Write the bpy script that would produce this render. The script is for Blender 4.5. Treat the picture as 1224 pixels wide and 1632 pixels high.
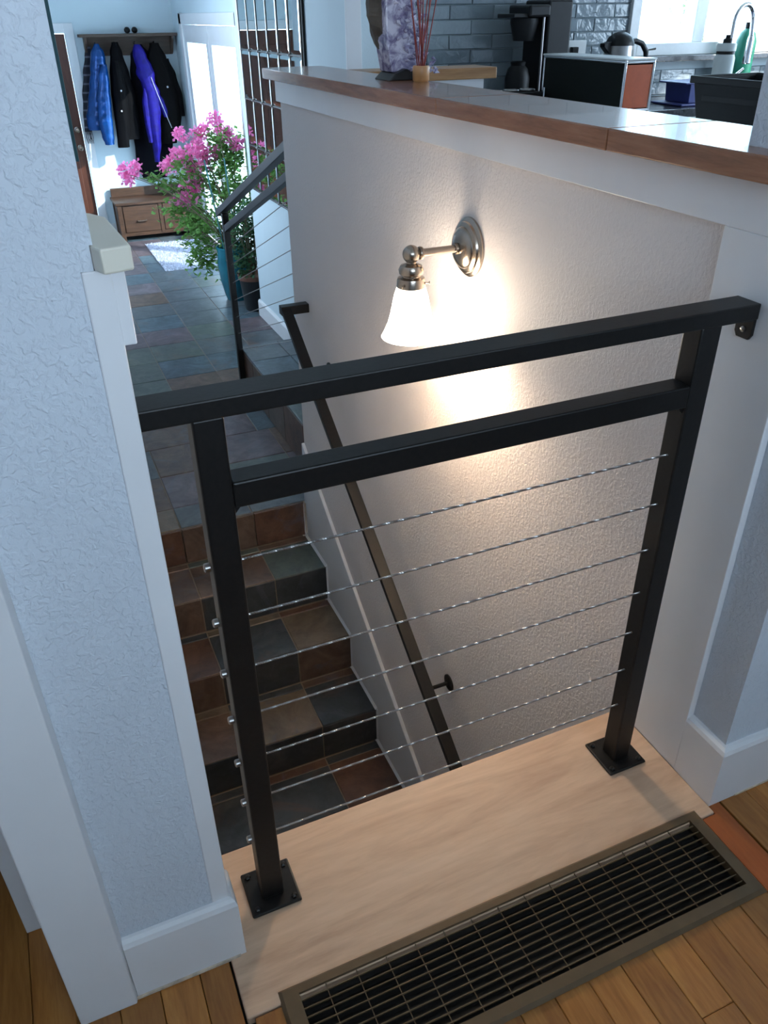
import bpy, bmesh, math, random
from mathutils import Vector, Matrix, noise
random.seed(11)
sc = bpy.context.scene
for o in list(bpy.data.objects): bpy.data.objects.remove(o)
COL = sc.collection
PI = math.pi

# ------------------------------------------------------------------ camera
def make_camera():
    cx, cy, cz, yaw, pitch, roll, f = -0.14617, -0.87196, 1.32718, 0.405459, 0.557617, -0.011879, 1276.62
    fw = Vector((math.sin(yaw)*math.cos(pitch), math.cos(yaw)*math.cos(pitch), -math.sin(pitch)))
    r = Vector((math.cos(yaw), -math.sin(yaw), 0)); u = r.cross(fw)
    r2 = math.cos(roll)*r + math.sin(roll)*u; u2 = -math.sin(roll)*r + math.cos(roll)*u
    cam = bpy.data.cameras.new('camera'); o = bpy.data.objects.new('camera', cam); COL.objects.link(o)
    m = Matrix((r2, u2, -fw)).transposed().to_4x4(); m.translation = (cx, cy, cz)
    o.matrix_world = m
    cam.sensor_fit = 'HORIZONTAL'; cam.sensor_width = 36; cam.lens = f/1224*36
    cam.clip_start = .02; cam.clip_end = 200
    sc.camera = o
make_camera()

# ------------------------------------------------------------------ world, sun, daylight, exposure
sc.view_settings.view_transform = 'Standard'; sc.view_settings.look = 'None'
sc.view_settings.gamma = 1; sc.view_settings.use_curve_mapping = False
sc.view_settings.exposure = 0.18
w = bpy.data.worlds.new('world'); sc.world = w; w.use_nodes = True
bg = w.node_tree.nodes['Background']; bg.inputs[0].default_value = (.63, .81, 1.0, 1); bg.inputs[1].default_value = 9.0

def light(name, kind, loc, energy, color, rot=None, size=None, size_y=None, to=None):
    l = bpy.data.lights.new(name, kind); l.energy = energy; l.color = color
    if kind == 'AREA':
        l.shape = 'RECTANGLE'; l.size = size; l.size_y = size_y
    o = bpy.data.objects.new(name, l); COL.objects.link(o); o.location = loc
    if to is not None:
        o.rotation_euler = (Vector(to)-Vector(loc)).to_track_quat('-Z', 'Y').to_euler()
    return o
sun = light('sun', 'SUN', (6, 2, 6), 7, (1, .95, .86), to=(6-.70, 2+.62, 6-.50)); sun.data.angle = .01
# portals only guide the sky light through kitchen window, entry doors and added openings out of view
for nm, loc, to, sx, sy in (('added_living_portal', (.4, -2.56, 1.78), (.4, 0, 1.78), 2.2, 1.06),
                            ('kitchen_portal', (3.75, 3.42, 1.64), (3.75, 0, 1.64), 1.14, .95),
                            ('added_kitchen_side_portal', (5.26, 1.3, 1.6), (0, 1.3, 1.6), 2.2, 1.3),
                            ('added_entry_side_portal', (-.15, 5.75, 1.15), (2, 5.75, 1.15), 1.3, 1.5),
                            ('entry_portal', (1.80, 7.27, .25), (0, 7.27, .25), 2.0, 1.9)):
    l = light(nm, 'AREA', loc, 1, (1, 1, 1), size=sx, size_y=sy, to=to); l.data.cycles.is_portal = True

# ------------------------------------------------------------------ materials
def lin(c):
    return tuple((x/12.92 if x <= .04045 else ((x+.055)/1.055)**2.4) for x in c)
def S(r, g, b): return lin((r/255, g/255, b/255)) + (1,)
MATS = {}
class NT:
    def __init__(s, name):
        s.m = bpy.data.materials.new(name); s.m.use_nodes = True; s.n = s.m.node_tree.nodes; s.l = s.m.node_tree.links
        s.b = s.n['Principled BSDF']; MATS[name] = s.m
    def node(s, t, **kw):
        nd = s.n.new(t)
        for k, v in kw.items():
            if k in nd.inputs: nd.inputs[k].default_value = v
            else: setattr(nd, k, v)
        return nd
    def link(s, a, b): s.l.new(a, b)
    def coords(s, scale=(1, 1, 1), rot=(0, 0, 0), rand=False, kind='Object'):
        tc = s.node('ShaderNodeTexCoord'); mp = s.node('ShaderNodeMapping')
        mp.inputs['Scale'].default_value = scale; mp.inputs['Rotation'].default_value = rot
        s.link(tc.outputs[kind], mp.inputs['Vector'])
        if rand:
            oi = s.node('ShaderNodeObjectInfo'); ml = s.node('ShaderNodeMath', operation='MULTIPLY'); ml.inputs[1].default_value = 37.
            s.link(oi.outputs['Random'], ml.inputs[0]); s.link(ml.outputs[0], mp.inputs['Location'])
        return mp.outputs['Vector']
    def noise(s, vec, scale, detail=4, rough=.55, dist=0):
        nd = s.node('ShaderNodeTexNoise'); nd.inputs['Scale'].default_value = scale; nd.inputs['Detail'].default_value = detail
        nd.inputs['Roughness'].default_value = rough; nd.inputs['Distortion'].default_value = dist
        s.link(vec, nd.inputs['Vector']); return nd.outputs['Fac']
    def ramp(s, fac, stops):
        r = s.node('ShaderNodeValToRGB'); e = r.color_ramp.elements
        while len(e) < len(stops): e.new(.5)
        for i, (p, c) in enumerate(stops): e[i].position = p; e[i].color = c
        s.link(fac, r.inputs['Fac']); return r.outputs['Color']
    def bump(s, h, strength, dist=.002):
        b = s.node('ShaderNodeBump'); b.inputs['Strength'].default_value = strength; b.inputs['Distance'].default_value = dist
        s.link(h, b.inputs['Height']); s.link(b.outputs['Normal'], s.b.inputs['Normal'])
    def mix(s, fac, a, b, mode='MIX'):
        m = s.node('ShaderNodeMix', data_type='RGBA', blend_type=mode)
        for inp, v in ((m.inputs[0], fac), (m.inputs[6], a), (m.inputs[7], b)):
            if hasattr(v, 'is_linked'): s.link(v, inp)
            else: inp.default_value = v
        return m.outputs[2]
    def set(s, color=None, rough=.5, metal=0., spec=None, coat=None):
        if color is not None:
            if hasattr(color, 'is_linked'): s.link(color, s.b.inputs['Base Color'])
            else: s.b.inputs['Base Color'].default_value = color
        if hasattr(rough, 'is_linked'): s.link(rough, s.b.inputs['Roughness'])
        else: s.b.inputs['Roughness'].default_value = rough
        s.b.inputs['Metallic'].default_value = metal
        if spec is not None: s.b.inputs['Specular IOR Level'].default_value = spec
        if coat: s.b.inputs['Coat Weight'].default_value = coat
        return s.m
def plain(name, color, rough=.5, metal=0., spec=None, var=.12, scale=30., coat=None, bump=0):
    t = NT(name); v = t.coords(); f = t.noise(v, scale)
    dark = tuple(c*(1-var) for c in color[:3])+(1,); lite = tuple(min(1, c*(1+var)) for c in color[:3])+(1,)
    t.set(t.ramp(f, [(.3, dark), (.7, lite)]), rough, metal, spec, coat)
    if bump: t.bump(f, bump, .001)
    return t.m
def wall_paint(name, color, strength):
    t = NT(name); v = t.coords()
    f = t.noise(v, 130, 3, .5, .5); g = t.noise(v, 2.2, 2)
    c = t.ramp(g, [(.35, tuple(x*.96 for x in color[:3])+(1,)), (.65, color)])
    r = t.ramp(f, [(.42, (0, 0, 0, 1)), (.62, (1, 1, 1, 1))])
    t.set(c, .62, spec=.3); t.bump(r, strength, .0012); return t.m
wall_paint('wall_paint', S(222, 215, 213), .55)
wall_paint('wall_cool', S(206, 213, 222), .75)
wall_paint('wall_hall', S(206, 220, 226), .12)
plain('trim_paint', S(226, 226, 228), .38, var=.02, scale=8)
plain('cream_paint', S(222, 216, 200), .45, var=.03, scale=8)
plain('ceiling_paint', S(225, 225, 222), .8, var=.02)
plain('dark_void', S(34, 31, 30), .9, var=.1)
def black_metal():
    t = NT('black_metal'); v = t.coords(); f = t.noise(v, 140, 3)
    t.set(t.ramp(f, [(.3, S(15, 14, 14)), (.7, S(24, 22, 21))]), .42, 0., spec=.36); t.bump(f, .15, .0008)
black_metal()
plain('steel', S(160, 157, 155), .28, 1., var=.06, scale=80)
plain('nickel', S(178, 165, 152), .24, 1., var=.06, scale=60)
plain('chrome', S(220, 222, 224), .08, 1., var=.02)
plain('bronze', S(110, 90, 66), .40, .3, var=.10, scale=25)
plain('grille_dark', S(44, 42, 39), .45, .4, var=.15, scale=50)
def wood(name, a, b, c, scale, axis, rough, coat=None, rand=True, stretch=9., bump=.12, spec=None):
    t = NT(name)
    sc_ = [1, 1, 1]
    for k in range(3):
        if k != axis: sc_[k] = stretch
    v = t.coords(tuple(sc_), rand=rand)
    f = t.noise(v, scale, 5, .6, 1.2); g = t.noise(v, scale*7, 3, .6)
    col = t.ramp(f, [(.28, a), (.5, b), (.72, c)])
    col = t.mix(.22, col, t.ramp(g, [(.35, a), (.65, c)]))
    if rand:
        oi = t.node('ShaderNodeObjectInfo'); hs = t.node('ShaderNodeHueSaturation')
        mr = t.node('ShaderNodeMapRange'); mr.inputs['To Min'].default_value = .72; mr.inputs['To Max'].default_value = 1.2
        t.link(oi.outputs['Random'], mr.inputs['Value']); t.link(mr.outputs[0], hs.inputs['Value']); t.link(col, hs.inputs['Color']); col = hs.outputs['Color']
    t.set(col, rough, coat=coat, spec=spec); t.bump(g, bump, .0008); return t.m
wood('oak_pale', S(182, 146, 120), S(214, 180, 150), S(224, 192, 164), 1.6, 0, .55, rand=False, stretch=7)
wood('floor_oak', S(136, 82, 34), S(172, 112, 52), S(192, 134, 68), 3.0, 1, .38, coat=.15)
wood('floor_orange', S(150, 78, 32), S(172, 92, 40), S(182, 104, 50), 3.0, 1, .4)
wood('cap_wood', S(116, 72, 48), S(152, 100, 70), S(172, 120, 88), 2.5, 1, .26, rand=False, coat=.25)
wood('bench_wood', S(52, 34, 24), S(76, 51, 36), S(92, 64, 46), 3.0, 0, .45, rand=False)
wood('honey_wood', S(140, 96, 58), S(168, 122, 78), S(184, 140, 94), 3.0, 0, .4, rand=False)
wood('shelf_wood', S(58, 44, 34), S(76, 58, 46), S(90, 70, 56), 3.0, 0, .55, rand=False)
wood('door_wood', S(66, 34, 24), S(84, 46, 32), S(98, 56, 40), 2.5, 2, .4, rand=False)
def slate(name, a, b, c, rough=.40):
    t = NT(name); v = t.coords(rand=True)
    f = t.noise(v, 4.5, 7, .66, 1.6); g = t.noise(v, 26, 5, .6, .4); h = t.noise(v, 2.6, 5, .6, 1.2); k = t.noise(v, 3.4, 4, .6, 2.0)
    col = t.ramp(f, [(.30, a), (.5, b), (.70, c)])
    col = t.mix(.25, col, t.ramp(g, [(.3, a), (.7, c)]))
    col = t.mix(t.ramp(h, [(.56, (0, 0, 0, 1)), (.74, (.55, .55, .55, 1))]), col, S(112, 78, 58))
    col = t.mix(t.ramp(k, [(.58, (0, 0, 0, 1)), (.72, (.5, .5, .5, 1))]), col, S(92, 96, 106))
    t.set(col, rough, spec=.45); t.bump(t.mix(.5, f, g), .45, .005); return t.m
slate('slate_grey', S(62, 66, 70), S(84, 90, 94), S(108, 112, 114))
slate('slate_blue', S(52, 62, 70), S(76, 90, 98), S(100, 118, 126))
slate('slate_green', S(62, 70, 68), S(84, 94, 88), S(112, 116, 106))
slate('slate_purple', S(70, 60, 64), S(96, 84, 88), S(124, 110, 114))
slate('slate_rust', S(62, 44, 38), S(94, 66, 52), S(118, 88, 70))
slate('slate_tan', S(80, 68, 56), S(108, 94, 78), S(130, 114, 96))
slate('slate_brown', S(66, 52, 46), S(96, 76, 64), S(122, 100, 84))
slate('slate_dark', S(42, 44, 46), S(58, 62, 64), S(78, 80, 82))
plain('grout', S(138, 122, 106), .9, var=.12)
plain('granite', S(46, 46, 50), .2, var=.7, scale=70)
def glossy_tile():
    t = NT('glazed_tile'); v = t.coords(rand=True); f = t.noise(v, 16, 3, .5, .8)
    oi = t.node('ShaderNodeObjectInfo')
    c = t.ramp(oi.outputs['Random'], [(0, S(112, 124, 132)), (1, S(142, 154, 160))])
    t.set(c, .10, spec=.6); t.bump(f, .9, .006)
glossy_tile()
def glass(name, tint=(.9, .97, 1, 1)):
    t = NT(name); tr = t.node('ShaderNodeBsdfTransparent'); gl = t.node('ShaderNodeBsdfGlossy'); gl.inputs['Roughness'].default_value = .02
    tr.inputs['Color'].default_value = tint
    mx = t.node('ShaderNodeMixShader'); mx.inputs[0].default_value = .06
    t.link(tr.outputs[0], mx.inputs[1]); t.link(gl.outputs[0], mx.inputs[2])
    t.link(mx.outputs[0], t.n['Material Output'].inputs['Surface'])
glass('window_glass')
t = NT('mirror_glass'); t.set(S(214, 222, 222), .015, 1.)
def emit(name, color, strength):
    t = NT(name); t.b.inputs['Base Color'].default_value = color; t.b.inputs['Emission Color'].default_value = color
    t.b.inputs['Emission Strength'].default_value = strength; t.b.inputs['Roughness'].default_value = .3
emit('lamp_glass', (1, .85, .66, 1), 26.0)
emit('lamp_bulb', (1, .86, .66, 1), 20.0)
def thin_petal(name, color, var, scale, amount):
    m = plain(name, color, .5, var=var, scale=scale); nt = m.node_tree; b = nt.nodes['Principled BSDF']
    tl = nt.nodes.new('ShaderNodeBsdfTranslucent'); mx = nt.nodes.new('ShaderNodeMixShader'); mx.inputs[0].default_value = amount
    nt.links.new(b.inputs['Base Color'].links[0].from_socket, tl.inputs['Color'])
    nt.links.new(b.outputs[0], mx.inputs[1]); nt.links.new(tl.outputs[0], mx.inputs[2])
    nt.links.new(mx.outputs[0], nt.nodes['Material Output'].inputs['Surface'])
thin_petal('leaf_green', S(116, 160, 84), .35, 9, .5)
thin_petal('leaf_dark', S(66, 104, 70), .4, 9, .35)
thin_petal('bract_pink', S(246, 140, 196), .16, 18, .5)
plain('stem_brown', S(92, 84, 62), .8)
plain('teal_glaze', S(36, 110, 128), .15, var=.15, scale=12, coat=.4)
plain('teal_paint', S(26, 84, 92), .5, var=.08)
plain('stake_teal', S(58, 118, 118), .5)
plain('pot_dark', S(34, 36, 40), .5)
plain('terracotta', S(112, 74, 60), .7)
plain('soil', S(48, 38, 30), .95)
def shag():
    t = NT('rug_shag'); v = t.coords(); f = t.noise(v, 45, 3)
    t.set(t.ramp(f, [(.3, S(168, 168, 184)), (.7, S(226, 226, 236))]), .95, spec=.1)
shag()
plain('puffer_blue', S(14, 66, 128), .18, .35, var=.3, scale=14, bump=.4)
plain('puffer_purple', S(26, 16, 112), .5, .1, spec=.2, var=.3, scale=22, bump=.4)
plain('cloth_black', S(11, 10, 12), .75, spec=.08, var=.25, scale=30)
plain('cloth_charcoal', S(15, 13, 13), .8, spec=.08, var=.25, scale=30)
plain('cloth_navy', S(14, 14, 20), .8, spec=.08, var=.2, scale=30)
def plaid():
    t = NT('scarf_plaid'); v = t.coords()
    a = t.node('ShaderNodeTexWave', wave_type='BANDS', bands_direction='Z'); a.inputs['Scale'].default_value = 4
    t.link(v, a.inputs['Vector'])
    t.set(t.ramp(a.outputs['Fac'], [(.0, S(28, 28, 38)), (.86, S(34, 34, 44)), (.94, S(96, 98, 110))]), .9)
plaid()
plain('button_white', S(200, 200, 205), .3)
plain('plastic_black', S(16, 16, 18), .42, var=.2, spec=.35)
plain('plastic_matte_black', S(15, 16, 18), .5, var=.15, spec=.3)
plain('panel_green_black', S(13, 18, 14), .55, var=.1, spec=.25)
plain('panel_orange', S(184, 82, 36), .4, var=.08)
plain('enamel_white', S(226, 228, 228), .3, var=.03)
plain('bottle_white', S(214, 222, 220), .4, var=.03)
plain('tub_blue', S(52, 60, 118), .4, var=.1)
plain('green_plastic', S(30, 120, 96), .4)
plain('amber_cup', S(196, 142, 92), .35, var=.12)
plain('reed_red', S(142, 48, 40), .6, var=.15)
plain('rock_brown', S(86, 76, 66), .75, var=.35, scale=14, bump=.6)
plain('stand_black', S(22, 20, 20), .5)
def amethyst():
    t = NT('amethyst'); v = t.coords(); f = t.noise(v, 28, 4, .6, 1.)
    t.set(t.ramp(f, [(.30, S(92, 82, 118)), (.46, S(148, 140, 170)), (.62, S(220, 216, 230))]), .14, spec=.7)
amethyst()
plain('grass_out', S(96, 124, 78), .9, var=.4, scale=2)
plain('concrete_out', S(204, 204, 200), .85, var=.08, scale=3)
plain('siding_out', S(214, 222, 230), .8, var=.05, scale=3)
plain('post_blue', S(92, 110, 150), .6)
plain('caulk', S(202, 186, 168), .9, var=.25, scale=60)

# ------------------------------------------------------------------ mesh helpers
class MB:
    def __init__(s): s.v = []; s.f = []; s.smooth = []
    def add(s, vs, fs, sm=False):
        o = len(s.v); s.v += [tuple(p) for p in vs]; s.f += [tuple(i+o for i in f) for f in fs]; s.smooth += [sm]*len(fs); return s
    def box(s, x0, x1, y0, y1, z0, z1):
        vs = [(x0, y0, z0), (x1, y0, z0), (x1, y1, z0), (x0, y1, z0), (x0, y0, z1), (x1, y0, z1), (x1, y1, z1), (x0, y1, z1)]
        return s.add(vs, [(0, 3, 2, 1), (4, 5, 6, 7), (0, 1, 5, 4), (1, 2, 6, 5), (2, 3, 7, 6), (3, 0, 4, 7)])
    def prism(s, poly, axis, a, b):
        n = len(poly)
        def mk(p, t):
            q = list(p); q.insert(axis, t); return tuple(q)
        vs = [mk(p, a) for p in poly]+[mk(p, b) for p in poly]
        fs = [tuple(range(n))[::-1], tuple(range(n, 2*n))]+[(i, (i+1) % n, n+(i+1) % n, n+i) for i in range(n)]
        return s.add(vs, fs)
    def tube(s, pts, r, n=10, cap=True, sm=True):
        pts = [Vector(p) for p in pts]; rs = r if isinstance(r, (list, tuple)) else [r]*len(pts)
        vs = []; fs = []
        prev = None
        for i, p in enumerate(pts):
            d = (pts[min(i+1, len(pts)-1)]-pts[max(i-1, 0)]).normalized()
            if prev is None:
                a = Vector((0, 0, 1)) if abs(d.z) < .9 else Vector((1, 0, 0)); u = d.cross(a).normalized()
            else:
                u = (prev-d*prev.dot(d)).normalized()
            prev = u; w_ = d.cross(u)
            for k in range(n):
                t_ = 2*PI*k/n; vs.append(p+(u*math.cos(t_)+w_*math.sin(t_))*rs[i])
        for i in range(len(pts)-1):
            for k in range(n):
                fs.append((i*n+k, i*n+(k+1) % n, (i+1)*n+(k+1) % n, (i+1)*n+k))
        s.add(vs, fs, sm)
        if cap:
            m = len(vs); s.add(vs[:n], [tuple(range(n))[::-1]]); s.add(vs[m-n:], [tuple(range(n))])
        return s
    def lathe(s, prof, c, axis='z', n=28, sm=True):
        # prof: list of (radius, offset along axis)
        vs = []; fs = []
        for r, h in prof:
            for k in range(n):
                t_ = 2*PI*k/n; a, b = r*math.cos(t_), r*math.sin(t_)
                p = {'z': (a, b, h), 'x': (h, a, b), 'y': (b, h, a)}[axis]
                vs.append((c[0]+p[0], c[1]+p[1], c[2]+p[2]))
        for i in range(len(prof)-1):
            for k in range(n): fs.append((i*n+k, i*n+(k+1) % n, (i+1)*n+(k+1) % n, (i+1)*n+k))
        if prof[0][0] > 1e-6: fs.append(tuple(range(n))[::-1])
        if prof[-1][0] > 1e-6: fs.append(tuple(range((len(prof)-1)*n, len(prof)*n)))
        return s.add(vs, fs, sm)
    def sphere(s, c, r, n=14, sq=(1, 1, 1)):
        prof = [(max(1e-7, math.sin(PI*i/n)), -math.cos(PI*i/n)) for i in range(n+1)]
        b = MB().lathe(prof, (0, 0, 0), 'z', n+2)
        return s.add([(c[0]+v[0]*r*sq[0], c[1]+v[1]*r*sq[1], c[2]+v[2]*r*sq[2]) for v in b.v], b.f, True)
    def build(s, name, mat, parent=None, bevel=0, seg=2, kind=None):
        me = bpy.data.meshes.new(name); me.from_pydata(s.v, [], s.f)
        me.polygons.foreach_set('use_smooth', s.smooth)
        me.materials.append(MATS[mat])
        if any(s.smooth): me.set_sharp_from_angle(angle=math.radians(38))
        bm = bmesh.new(); bm.from_mesh(me); bmesh.ops.recalc_face_normals(bm, faces=bm.faces); bm.to_mesh(me); bm.free()
        o = bpy.data.objects.new(name, me); COL.objects.link(o)
        if bevel:
            md = o.modifiers.new('bevel', 'BEVEL'); md.width = bevel; md.segments = seg; md.limit_method = 'ANGLE'
        if parent is not None:
            adopt(o, parent)
        if kind: o['kind'] = kind
        return o
WM = {}
def world_of(o):
    m = Matrix.Translation(o.location)
    return world_of(o.parent) @ o.matrix_parent_inverse @ m if o.parent else m
def adopt(o, parent):
    o.parent = parent; o.matrix_parent_inverse = world_of(parent).inverted()
def thing(name, loc, label, cat, group=None):
    o = bpy.data.objects.new(name, None); COL.objects.link(o); o.location = loc; o.empty_display_size = .05
    return tag(o, label, cat, group)
def tag(o, label, cat, group=None):
    o['label'] = label; o['category'] = cat
    if group: o['group'] = group
    return o
def struct(name, mb, mat, bevel=0, label=None):
    o = mb.build(name, mat, bevel=bevel); o['kind'] = 'structure'
    if label: o['label'] = label
    return o
def box(*a): return MB().box(*a)

# ------------------------------------------------------------------ key dimensions (metres, z = 0 on the upper floor)
XW = .836      # face of jamb, skirt and cap trim on the half-wall side
WX = .851      # plaster face of the half wall
Z0 = -.7374    # entry landing
R_, T_, Y0 = .1971, .300, 2.423
CAPZ = 1.157
CEIL = 2.42

# ------------------------------------------------------------------ the setting: walls
struct('wall_half', box(WX, .985, .085, 2.40, -2.6, 1.12), 'wall_paint')
struct('wall_right', box(WX, .985, -.165, .085, -.02, CEIL).box(.985, 5.2, -.165, -.02, -.3, CEIL), 'wall_cool')
# upper wall standing on the half-wall cap is the same wall; the stairwell side of the upper floor
struct('trim_1', box(XW, WX, -.08, .085, 0, 1.046).box(XW, WX, -.08, 2.408, 1.046, 1.121), 'trim_paint', .0015, 'smooth white jamb board and band under the wooden cap')
def sweep(path, prof):
    """prof: (offset, z) pairs swept along path of (x, y, miter_x, miter_y)"""
    vs = []; fs = []; n = len(prof)
    for (x, y, mx, my) in path:
        for (o, z) in prof: vs.append((x+mx*o, y+my*o, z))
    for i in range(len(path)-1):
        for k in range(n): fs.append((i*n+k, i*n+(k+1) % n, (i+1)*n+(k+1) % n, (i+1)*n+k))
    fs += [tuple(range(n)), tuple(range((len(path)-1)*n, len(path)*n))]
    return MB().add(vs, fs)
BP = [(0, 0), (.015, 0), (.015, .138), (.012, .146), (.006, .150), (0, .151)]
struct('baseboard_right', sweep([(WX, -.08, -1, 0), (WX, -.165, -1, -1), (3.2, -.165, 0, -1)], BP), 'trim_paint')
struct('trim_2', box(.90, 3.2, -.1815, -.18, .0, .004), 'caulk')

# cap of the half wall: planed boards end to end
cap = struct('trim_13', box(.86, .98, -.16, 2.40, 1.1205, 1.1212), 'cap_wood', label='brown wooden cap along the top of the half wall beside the stairs')
for a, b in ((-.16, .345), (.3462, .99), (.9912, 2.43)):
    box(.797, 1.032, a, b, 1.1216, CAPZ).build('cap_board', 'cap_wood', cap, .003)
# return of the half wall on the kitchen side
rw = struct('wall_return', box(.985, 1.50, 2.0, 2.13, -.3, 1.12), 'trim_paint')
struct('trim_14', box(1.033, 1.545, 1.985, 2.15, 1.121, CAPZ), 'honey_wood', .003, 'short honey-brown wooden cap on the white return wall by the kitchen tiles')

# left side: plaster pier, jamb, door casing
struct('wall_left', box(-.33, -.107, -.08, .09, -.3, CEIL).box(-.107, -.092, -.08, .09, 1.1501, CEIL).box(-.107, -.095, -.08, .09, 1.127, 1.15), 'wall_cool')
struct('wall_stair_left', box(-.2, -.086, .0905, 5.1, -2.6, CEIL).box(-.2, -.086, 6.4, 8.75, -2.6, CEIL).box(-.2, -.086, 5.1, 6.4, -2.6, .4).box(-.2, -.086, 5.1, 6.4, 1.9, CEIL), 'wall_cool')  # gap in this wall is added, unseen, to bring sky light into the entry
struct('trim_3', box(-.107, -.080, -.0805, .09, 0, 1.127), 'trim_paint', .002, 'smooth white jamb board edge on the plaster pier')
struct('trim_4', box(-.100, -.068, -.079, .06, 1.052, 1.127), 'trim_paint', .0015)
struct('baseboard_left', sweep([(-.247, -.0805, 0, -1), (-.080, -.0805, .7, -1), (-.080, -.03, .7, 0)], [(0, .003), (.0135, .003), (.0135, .134), (.010, .142), (.005, .146), (0, .147)]), 'trim_paint')
struct('trim_5', MB().prism([(-.335, -.102), (-.250, -.102), (-.2455, -.080), (-.335, -.080)], 2, 0, 2.1), 'trim_paint', .002, 'smooth white door casing on the plaster pier')
struct('trim_6', box(-.405, -.30, .0905, .112, 0, 2.1), 'trim_paint', .002, 'white casing on the far face of the pier')
struct('trim_7', MB().prism([(-.0945, -.081), (-.088, -.100), (-.060, -.093), (-.0655, .041), (-.077, .066), (-.088, .078), (-.0945, .082)], 2, 1.127, 1.150), 'cream_paint', .002, 'small cream capital block on top of the jamb')
struct('trim_8', box(-.25, -.08, -.0965, -.094, .0, .006), 'caulk')

# rest of the shell (living room behind, kitchen, entry)
struct('wall_living_back', box(-2.6, -.7, -2.6, -2.5, -.3, CEIL).box(1.5, 5.2, -2.6, -2.5, -.3, CEIL).box(-.7, 1.5, -2.6, -2.5, -.3, 1.25).box(-.7, 1.5, -2.6, -2.5, 2.31, CEIL), 'wall_cool')  # high opening added behind the camera to let daylight in
struct('wall_living_left', box(-2.7, -2.6, -4.5, 2.6, -.3, CEIL), 'wall_cool')
struct('wall_left_room', box(-2.6, -.2, 2.5, 2.6, -.3, CEIL), 'wall_cool')
struct('wall_doorway_left', box(-2.6, -1.2, -.08, .09, -.3, CEIL).box(-1.2, -.33, -.08, .09, 2.1, CEIL), 'wall_cool')
struct('wall_kitchen_right', box(5.2, 5.3, -2.6, .2, -.3, CEIL).box(5.2, 5.3, 2.4, 3.5, -.3, CEIL).box(5.2, 5.3, .2, 2.4, -.3, .95).box(5.2, 5.3, .2, 2.4, 2.25, CEIL), 'wall_cool')  # unseen window gap, added to brighten the kitchen
struct('ceiling', box(-2.7, 5.3, -4.5, 3.45, CEIL, CEIL+.1).box(-.2, 1.9, 3.45, 8.9, CEIL, CEIL+.1), 'ceiling_paint')
struct('wall_mirror_side', box(1.465, 1.72, 3.25, 5.33, -.9, CEIL), 'wall_hall')
struct('baseboard_mirror_side', MB().prism([(1.447, Z0), (1.466, Z0), (1.466, Z0+.13), (1.455, Z0+.13), (1.447, Z0+.115)], 1, 3.25, 5.345), 'trim_paint', .002)
struct('trim_9', box(1.452, 1.53, 3.235, 3.25, 0.0, CEIL), 'trim_paint', .002, 'white corner trim beside the kitchen tiles')
struct('wall_entry_back', box(-.2, -.10, 8.75, 8.87, -.9, CEIL).box(.64, 1.85, 8.75, 8.87, -.9, CEIL).box(-.10, .64, 8.75, 8.87, 1.19, CEIL), 'wall_hall')
struct('wall_entry_right', box(1.71, 1.83, 5.33, 6.24, -.9, CEIL).box(1.71, 1.83, 8.30, 8.75, -.9, CEIL).box(1.71, 1.83, 6.24, 8.30, 1.25, CEIL), 'wall_hall')
struct('baseboard_back', box(.74, 1.71, 8.732, 8.75, Z0, Z0+.12), 'trim_paint', .002)

# ------------------------------------------------------------------ upper floor: oak planks, one object each
floor = struct('floor', box(-2.6, .90, -4.4, -.20, -.30, -.021).box(.775, 5.2, -4.4, -.16, -.30, -.021).box(-2.6, -.205, -.2, 2.5, -.30, -.021).box(-.206, .85, -.2, .04, -.30, -.021)
               .box(.985, 5.2, -.02, 1.99, -.30, -.021).box(1.55, 5.2, 1.99, 3.30, -.30, -.021), 'dark_void')
PW = .0635
def plank_run(x0, x1, ya, yb, seed):
    rnd = random.Random(seed); y = ya - rnd.uniform(0, .5)
    while y < yb-.01:
        e = min(yb, y+rnd.uniform(.45, 1.1))
        if yb-e < .1: e = yb
        a = max(y, ya)
        if e-a > .02:
            box(x0+.0005, x1-.0005, a+.0005, e-.0005, -.02, rnd.uniform(-.0006, .0002)).build('plank', 'floor_oak', floor, .0012, 1)
        y = e
k = -36
while True:
    x0 = .612+k*PW; x1 = x0+PW; k += 1
    if x0 > 1.55: break
    c = (x0+x1)/2
    if c < -.10:
        plank_run(x0, min(x1, -.101) if x1 > -.101 else x1, -1.0, 2.3 if c < -.34 else -.081, k)
    elif -.02 < c < .79: plank_run(x0, x1, -1.0, -.346, k)
    elif c <= -.02: plank_run(x0, x1, -1.0, -.198, k)
    elif x0 < .84:
        MB().prism([(.804, -.8), (.862, -.8), (.862, -.166), (.8365, -.166), (.8365, -.198), (.804, -.198)], 2, -.02, 0).build('plank', 'floor_orange', floor, .0012, 1) if c < .84 and c > .79 and not any(o.data.materials[0].name == 'floor_orange' for o in floor.children) else None
    else: plank_run(max(x0, .863), x1, -1.0, -.166, k)
# pale board under the railing and the header below it
tag(box(-.0975, .8355, -.196, .103, -.019, .002).build('landing_board', 'oak_pale', bevel=.0025), 'wide pale unfinished oak board under the railing at the stair opening', 'board')
struct('trim_10', box(-.08, .836, .04, .085, -.32, -.0195), 'dark_void')

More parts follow.
